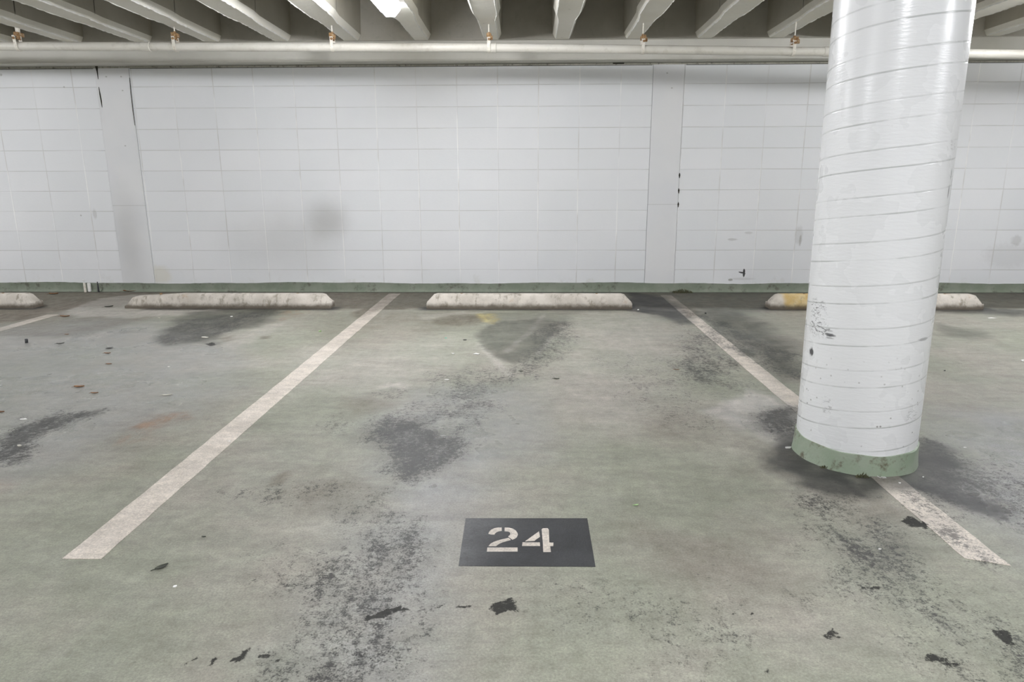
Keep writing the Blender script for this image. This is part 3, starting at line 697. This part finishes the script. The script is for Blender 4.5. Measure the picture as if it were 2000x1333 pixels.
# ------------------------------------------------------------------ wheel stops
def wheel_stop(x0, x1, label, mat, seed, sink=0.):
    L = x1-x0; t = empty('wheel_stop', ((x0+x1)/2, -.925, 0), label, 'wheel stop')
    random.seed(seed); n = 60; rings = []
    for i in range(n+1):
        s = i/n; x = -L/2+L*s; e = min(s, 1-s)*L          # distance from the end
        k = min(1, e/.072)
        top = .052+(.127-.052)*k; hw = .079-.010*(1-k); tw = .046*k+.040*(1-k); c = .016
        j = lambda a: random.uniform(-a, a)
        z0 = -.004
        pr = [(-hw, z0), (-hw-.002+j(.001), .018), (-hw+.004+j(.0015), .048), (-tw-c*.5, top-c), (-tw+c*.4, top-.003), (-tw+c, top), (0, top+j(.0015)), (tw-c, top), (tw-c*.4, top-.003), (tw+c*.5, top-c), (hw-.004, .048), (hw+.002, .018), (hw, z0)]
        sk = sink*max(0, 1-s/.28)
        rings.append([(x+j(.001), a+(j(.001)), b-sk if b > 0 else b-sk*.3) for a, b in pr])
    loft(bm, rings) if False else None
    bm = bmesh.new(); loft(bm, rings)
    bmesh.ops.translate(bm, verts=bm.verts, vec=(0, 0, .004))
    obj('concrete_block', bm, mat, t, smooth=True)
    for xx in (-L/2+.32, L/2-.32):
        bm = bmesh.new(); tube(bm, [(xx, 0, .1), (xx, 0, .1335)], .011, 10); obj('anchor_pin', bm, M_rust, t)
    return t
wheel_stop(-4.60-1.87, -4.60, 'dirty concrete wheel stop cut off by the left edge of the photo', M_stop, 1)
wheel_stop(-3.74, -1.815, 'long white concrete wheel stop whose left end lies buried in pale dirt', M_stop, 2, .03)
wheel_stop(-.928, .955, 'white concrete wheel stop in the middle of the photo, at the head of stall 24', M_stop, 3)
wheel_stop(2.205, 4.115, 'concrete wheel stop behind the round column, yellow at its left end', M_stopY, 4)

# ------------------------------------------------------------------ painted markings
def painted(name, outline, mat, label=None, cat=None, parent=None, z=.0015, step=.02):
    """thin coat of paint: grid of cells clipped to a convex outline, carries the same stains as the floor"""
    bm = bmesh.new(); vs = [bm.verts.new((x, y, z)) for x, y in outline]; bm.faces.new(vs)
    if step:
        x0 = min(p[0] for p in outline); x1 = max(p[0] for p in outline); y0 = min(p[1] for p in outline); y1 = max(p[1] for p in outline)
        for a in np.arange(x0+step, x1, step): bmesh.ops.bisect_plane(bm, geom=bm.verts[:]+bm.edges[:]+bm.faces[:], plane_co=(a, 0, 0), plane_no=(1, 0, 0))
        for a in np.arange(y0+step, y1, step): bmesh.ops.bisect_plane(bm, geom=bm.verts[:]+bm.edges[:]+bm.faces[:], plane_co=(0, a, 0), plane_no=(0, 1, 0))
    if outline and step:
        edges = [e for e in bm.edges if len(e.link_faces) == 1]
        g = bmesh.ops.extrude_edge_only(bm, edges=edges); vv = [v for v in g['geom'] if isinstance(v, bmesh.types.BMVert)]
        for v in vv: v.co.z = 0.0
    o = obj(name, bm, mat, parent); set_stains(o.data)
    if label: tag(o, label, cat)
    return o
def ragged(x0, x1, y0, y1, seed, round_=(0, 0)):
    random.seed(seed); L = []; R = []; n = 60
    for i in range(n+1):
        y = y0+(y1-y0)*i/n; L.append((x0+random.uniform(-.002, .002), y)); R.append((x1+random.uniform(-.002, .002), y))
    L = [(a, max(b, y0+round_[0]*(1-.0))) if b > y0+round_[0] or i == 0 else (a+(x1-x0)*.0, y0+round_[0]) for i, (a, b) in enumerate(L)]
    R = [(a, max(b, y0+round_[1])) for a, b in R]
    return L + R[::-1]
def stripe(x0, x1, y0, y1, seed, label, fade=False, rr=(0, 0)):
    # built as quads strip so the ragged edges stay
    pts = ragged(x0, x1, y0, y1, seed, rr); n = len(pts)//2; bm = bmesh.new()
    L = pts[:n]; R = pts[n:][::-1]; rows = []; m = 8
    sub = []
    for i in range(n-1):
        k = max(1, int(abs(L[i+1][1]-L[i][1])/.02))
        for j in range(k):
            s = j/k; sub.append(((L[i][0]*(1-s)+L[i+1][0]*s, L[i][1]*(1-s)+L[i+1][1]*s), (R[i][0]*(1-s)+R[i+1][0]*s, R[i][1]*(1-s)+R[i+1][1]*s)))
    sub.append((L[-1], R[-1]))
    for a, b in sub: rows.append([bm.verts.new((a[0]*(1-t/m)+b[0]*t/m, a[1]*(1-t/m)+b[1]*t/m, .0016)) for t in range(m+1)])
    for r0, r1 in zip(rows, rows[1:]):
        for t in range(m): bm.faces.new((r0[t], r0[t+1], r1[t+1], r1[t]))
    edges = [e for e in bm.edges if len(e.link_faces) == 1]
    g = bmesh.ops.extrude_edge_only(bm, edges=edges)
    for v in g['geom']:
        if isinstance(v, bmesh.types.BMVert): v.co.z = 0.0
    o = obj('parking_line', bm, M_stripe); set_stains(o.data); tag(o, label, 'parking line', 'white lines between the stalls'); return o
stripe(-1.448, -1.327, -5.262, -.13, 1, 'clean white painted parking line left of stall 24', rr=(0, -.0))
stripe(1.357, 1.470, -5.25, -.215, 2, 'worn white painted parking line right of stall 24, running under the round column', rr=(.04, 0))
q = at(0, 643); stripe(q.x+.02-.055, q.x+.02+.055, -5.2, -1.30, 3, 'faded white painted parking line at the left edge of the photo')
t = empty('stall_number', (0, 0, 0), 'black painted rectangle with stencilled number 24 on the floor', 'floor marking')
A_, B_, C_, D_ = (at(*q) for q in ((909.5, 1013.5), (1147, 1013.5), (1163, 1108), (895.5, 1106.5)))
painted('black_ground', [(A_.x, A_.y), (B_.x, B_.y), (C_.x, C_.y), (D_.x, D_.y)], M_black, parent=t, z=.0014)
def px(pts): return [tuple(at(870+x/6.25, 990+y/6.25).xy) for x, y in pts]
def arc(cx, cy, rx, ry, a0, a1, n=14): return [(cx+rx*math.cos(math.radians(a0+(a1-a0)*i/n)), cy+ry*math.sin(math.radians(a0+(a1-a0)*i/n))) for i in range(n+1)]
D2 = [[(525,338),(535,312),(560,288),(600,270),(640,263),(686,262),(688,303),(655,307),(625,318),(607,334),(600,348),(560,347)],
      [(722,263),(770,263),(820,275),(860,300),(880,330),(884,350),(872,380),(848,398),(818,412),(765,372),(785,355),(793,338),(785,320),(765,310),(722,308)],
      [(772,388),(800,414),(745,430),(690,447),(650,465),(618,490),(525,491),(548,462),(590,438),(640,420),(700,405)],
      [(512,507),(881,507),(881,556),(505,556)]]
D4 = [[(1142,309),(1154,375),(1120,398),(1085,426),(972,431),(1060,368)],
      [(941,443),(1152,444),(1156,488),(936,488)],
      [(1174,286),(1188,273),(1246,270),(1262,288),(1268,446),(1319,447),(1316,488),(1279,490),(1287,561),(1194,562),(1188,440)]]
M_digit = floor_like('cream_stencil_paint', stripe_base, True)
for nm, polys in (('digit_two', D2), ('digit_four', D4)):
    bm = bmesh.new()
    for P_ in polys:
        pp = px(P_); a = [bm.verts.new((x, y, .0020)) for x, y in pp]; b = [bm.verts.new((x, y, .0010)) for x, y in pp]
        bm.faces.new(a)
        for i in range(len(pp)): j = (i+1) % len(pp); bm.faces.new((a[i], a[j], b[j], b[i]))
    bmesh.ops.triangulate(bm, faces=[f for f in bm.faces if len(f.verts) > 4])
    o = obj(nm, bm, M_digit, t); set_stains(o.data); o['label'] = 'cream stencilled figure '+('2' if nm == 'digit_two' else '4')

# ------------------------------------------------------------------ small things on the floor
M_leafb = simple('dry_brown_leaf', (.20, .10, .05), (.32, .17, .08), 60, .7)
M_leafd = simple('dark_leaf', (.045, .05, .04), (.075, .08, .06), 60, .6)
M_leafg = simple('pale_green_leaf', (.40, .62, .28), (.50, .70, .36), 60, .6)
M_paper = simple('white_paper_scrap', (.78, .78, .75), (.85, .85, .83), 60, .7)
M_foam = simple('pale_crumb', (.62, .60, .52), (.72, .70, .62), 60, .8)
M_blk = simple('black_rubber', (.03, .032, .035), (.05, .052, .055), 60, .6)
M_teal = simple('teal_scrap', (.12, .42, .33), (.16, .48, .38), 60, .6)
def leaf(px_, py_, L, w, ang, mat, label, curl=.25, name='fallen_leaf', cat='leaf'):
    p = at(px_, py_); bm = bmesh.new(); n = 12
    top, bot = [], []
    for i in range(n+1):
        s = i/n; ww = w*math.sin(math.pi*min(s*.96+.02, 1))**.8*(1-.25*s); zc = curl*L*(s-.5)**2+.001
        row = [(-L/2+L*s, k*ww/2, zc+curl*w*abs(k)**2*.8) for k in (-1, -.5, 0, .5, 1)]
        top.append([bm.verts.new((a, b, c+.0012)) for a, b, c in row]); bot.append([bm.verts.new((a, b, c)) for a, b, c in row])
    for G, f in ((top, 1), (bot, -1)):
        for i in range(n):
            for k in range(4): bm.faces.new((G[i][k], G[i+1][k], G[i+1][k+1], G[i][k+1]))
    for i in range(n):
        for k in (0, 4): bm.faces.new((top[i][k], top[i+1][k], bot[i+1][k], bot[i][k]))
    for i in (0, n):
        for k in range(4): bm.faces.new((top[i][k], top[i][k+1], bot[i][k+1], bot[i][k]))
    o = empty(name, (p.x, p.y, .0), label, cat, None, ang)
    obj('blade', bm, mat, o, smooth=True)
    bm = bmesh.new(); tube(bm, [(-L/2+.001, 0, curl*L*.25+.0015), (-L/2-L*.12, .002, curl*L*.2+.002), (-L/2-L*.28, .004, .0015)], .0011, 6); obj('stem', bm, mat, o)
    return o
def scrap(px_, py_, w, d, h, mat, label, seed, name='paper_scrap', cat='scrap', n=8, Z=0):
    p = at(px_, py_, Z); random.seed(seed); bm = bmesh.new()
    pts = [(w/2*math.cos(2*math.pi*i/n)*random.uniform(.65, 1.1), d/2*math.sin(2*math.pi*i/n)*random.uniform(.65, 1.1), random.uniform(.2, 1)*h) for i in range(n)]
    t_ = [bm.verts.new(q) for q in pts]; c = bm.verts.new((0, 0, h*.9)); b_ = [bm.verts.new((q[0]*.9, q[1]*.9, 0)) for q in pts]
    for i in range(n):
        j = (i+1) % n; bm.faces.new((t_[i], t_[j], c)); bm.faces.new((t_[i], t_[j], b_[j], b_[i]))
    bm.faces.new(b_[::-1])
    o = obj(name, bm, mat); o.location = (p.x, p.y, Z+.0003); return tag(o, label, cat)
leaf(316, 1109, .040, .021, .9, M_leafd, 'dark grey-green leaf lying below the end of the clean parking line', .15)
leaf(155, 757, .055, .028, .15, M_leafb, 'red-brown curled leaf on the left, larger of a pair')
leaf(185, 769, .040, .016, .1, M_leafb, 'brown curled leaf on the left, smaller one right below the red-brown leaf')
leaf(327, 773, .055, .014, .3, M_foam, 'thin tan leaf curl lying between the two left leaves and the clean parking line')
leaf(210, 691, .045, .016, .0, M_leafb, 'small brown leaf with a stem, above the red-brown leaf pair')
leaf(213, 710+2, .035, .014, .1, M_leafb, 'small faint brown leaf just below another one on the left')
leaf(131, 654, .03, .012, 0, M_leafb, 'tiny brown leaf in the left stall right of the black cube')
leaf(118, 672, .05, .016, .4, M_leafd, 'dark thin leaf right of the small black cube')
leaf(213, 600, .07, .03, .7, M_leafd, 'dark brown leaf on pale dirt left of the long wheel stop')
leaf(127, 619, .08, .03, .1, M_leafb, 'brown curled leaf on the pale dirt streak at the left')
leaf(105, 575, .09, .04, .2, M_leafb, 'brown leaf with white edge near the green base at the far left')
leaf(3, 806, .03, .016, .1, M_leafb, 'rust brown leaf bit cut off by the left edge of the photo')
leaf(257, 570, .16, .05, .2, M_leafb, 'long brown leaf against the buried end of the long wheel stop')
leaf(1087, 741, .034, .014, -.15, M_leafd, 'small nearly black leaf in the middle of stall 24')
leaf(1018, 726, .026, .010, 0, M_leafd, 'faint dark leaf left of the nearly black one in stall 24')
leaf(1243, 988, .016, .008, .3, M_leafg, 'small light green leaf right above the number rectangle')
leaf(1322, 723, .03, .008, -.1, M_leafb, 'thin brown leaf beside the worn parking line')
leaf(399, 1053-3, .012, .006, .1, M_leafd, 'tiny dark bit just right of the clean parking line')
scrap(342, 1147, .017, .016, .004, M_paper, 'small square white paper scrap below the dark leaf', 1, n=5)
scrap(46, 820, .035, .018, .006, M_paper, 'white paper scrap on the dark grime at the far left, upper one', 2)
scrap(38, 872, .020, .018, .008, M_foam, 'cream crumb on the dark grime at the far left, lower one', 3)
scrap(448, 863, .022, .009, .003, M_paper, 'white scrap lying on the clean parking line', 4)
scrap(52, 670, .030, .03, .030, M_blk, 'small black rubber cube in the left stall', 5, 'rubber_cube', 'cube', 4)
scrap(207, 567, .07, .05, .03, M_foam, 'cream crumb at the foot of the wall beside the stub pipe', 6)
scrap(285, 568, .05, .04, .02, M_foam, 'cream crumb at the foot of the wall above the buried wheel stop end', 7)
scrap(625, 648, .030, .02, .010, M_leafg, 'pale green scrap just left of the clean parking line', 8)
scrap(330, 757-40, .02, .012, .004, M_paper, 'tiny white chip in the left stall', 9)
scrap(311, 622, .02, .02, .006, M_foam, 'yellowish crumb left of the dark patch under the long wheel stop', 10)
scrap(452, 619, .03, .02, .006, M_paper, 'white crumb on the dark patch below the long wheel stop', 11)
scrap(400, 660, .07, .02, .008, M_foam, 'long pale flake on the lower edge of the dark patch', 12)
scrap(606, 602, .07, .05, .02, M_foam, 'broken concrete crumb at the front right corner of the long wheel stop', 13)
scrap(885, 692, .03, .02, .008, M_paper, 'small white flake left of the green heart-shaped stain, left one', 14)
scrap(930, 693, .045, .03, .010, M_paper, 'larger white flake at the left edge of the heart-shaped stain', 15)
scrap(871, 661, .02, .02, .005, M_teal, 'tiny teal flake left of the heart-shaped stain', 16)
scrap(908, 665, .03, .008, .006, M_blk, 'small black flake above the white flakes left of the heart-shaped stain', 17)
scrap(873, 742, .035, .02, .003, M_paper, 'flat white flake in the middle of stall 24', 18)
scrap(1246, 606, .02, .02, .008, M_paper, 'white crumb in the charcoal stain right of the middle wheel stop', 19)
scrap(1497, 567, .05, .03, .015, M_paper, 'white crumb at the foot of the wall left of the yellow wheel stop end', 20)
scrap(1998, 706, .035, .03, .012, M_paper, 'white scrap cut off by the right edge of the photo', 21)
scrap(1938, 622, .09, .03, .006, M_paper, 'flat white scrap in the stall right of the round column', 22)
scrap(1538, 876, .03, .014, .008, M_paper, 'crumbled white flake left of the column foot', 23)
scrap(1757, 945, .010, .008, .005, M_paper, 'white crumb in front of the column foot, nearer one', 24)
scrap(1803, 933, .008, .006, .004, M_paper, 'white crumb in front of the column foot, right one', 25)
scrap(1885, 875, .014, .007, .003, M_paper, 'white flake on the floor right of the column foot', 26)
scrap(1718, 1074, .012, .006, .003, M_paper, 'white flake left of the worn parking line end', 27)
scrap(1378, 613, .02, .015, .012, M_blk, 'black crumb right of the worn parking line', 28)
scrap(1845, 725, .012, .01, .006, M_blk, 'black crumb right of the column at mid height', 29)
# bent wire clip at the column foot
p = at(1722, 933); bm = bmesh.new()
tube(bm, [(-.016, .010, .004), (-.010, -.006, .002), (-.002, .002, .003), (.012, .001, .003), (.013, -.005, .002), (-.002, -.006, .002)], .0012, 6)
o = obj('wire_clip', bm, M_metal); o.location = (p.x, p.y-.004, 0); tag(o, 'bent white wire clip lying against the column foot', 'clip')
# moss tufts: blades growing from one spot
M_moss = simple('dark_moss', (.075, .085, .045), (.13, .12, .07), 60, .9)
def tuft(x, y, w, h, n, seed, label, Z=0.):
    random.seed(seed); bm = bmesh.new()
    for i in range(n):
        a = random.uniform(-1, 1); b = random.uniform(-.35, .35); s = Vector((a*w/2, b*w/2, 0)); l = h*random.uniform(.4, 1)*(1-abs(a)*.7)
        e = s + Vector((random.uniform(-.6, .6)*l, random.uniform(-.5, .2)*l, l))
        tube(bm, [s, (s+e)/2+Vector((0, 0, l*.12)), e], [.0022, .0016, .0004], 4)
    o = obj('moss_tuft', bm, M_moss); o.location = (x, y, Z); return tag(o, label, 'moss')
p = at(1327, 568); tuft(p.x, -.055, .20, .055, 170, 1, 'dark moss tuft growing at the foot of the right pilaster')
tuft(CX-.075, CY-CR-.012, .05, .022, 60, 2, 'brown moss tuft on the front of the column foot')
tuft(CX-.185, CY-CR+.075, .035, .018, 40, 3, 'small moss tuft on the left side of the column foot')
# stub pipe and dark drips at the wall base on the left
p = atY(170, 555); t = empty('stub_pipe', (p.x, -.045, 0), 'short white stub pipe standing at the foot of the wall beside the left pilaster', 'pipe')
bm = bmesh.new(); tube(bm, [(0, 0, 0), (0, 0, .10)], .011, 14); obj('pipe_body', bm, M_strap, t, smooth=True)
bm = bmesh.new(); tube(bm, [(-.002, 0, .10), (-.002, 0, .13)], .008, 12); tube(bm, [(-.002, 0, .128), (-.002, 0, .133)], .013, 12); obj('cap', bm, M_metal, t, smooth=True)
bm = bmesh.new(); box(bm, .018, .05, .012, .032, 0, .095); bmesh.ops.bevel(bm, geom=bm.edges[:], offset=.004, segments=2, affect='EDGES'); o = obj('grout_patch', bm, M_paper, t)
p = atY(196, 560)
bm = bmesh.new(); tube(bm, [(0, 0, 0), (0, 0, .07), (-.004, .006, .11)], [.010, .008, .004], 8); o = obj('metal_stake', bm, M_blk); o.location = (p.x, -.04, 0); tag(o, 'thin dark stake against the green base, right of the stub pipe', 'stake')
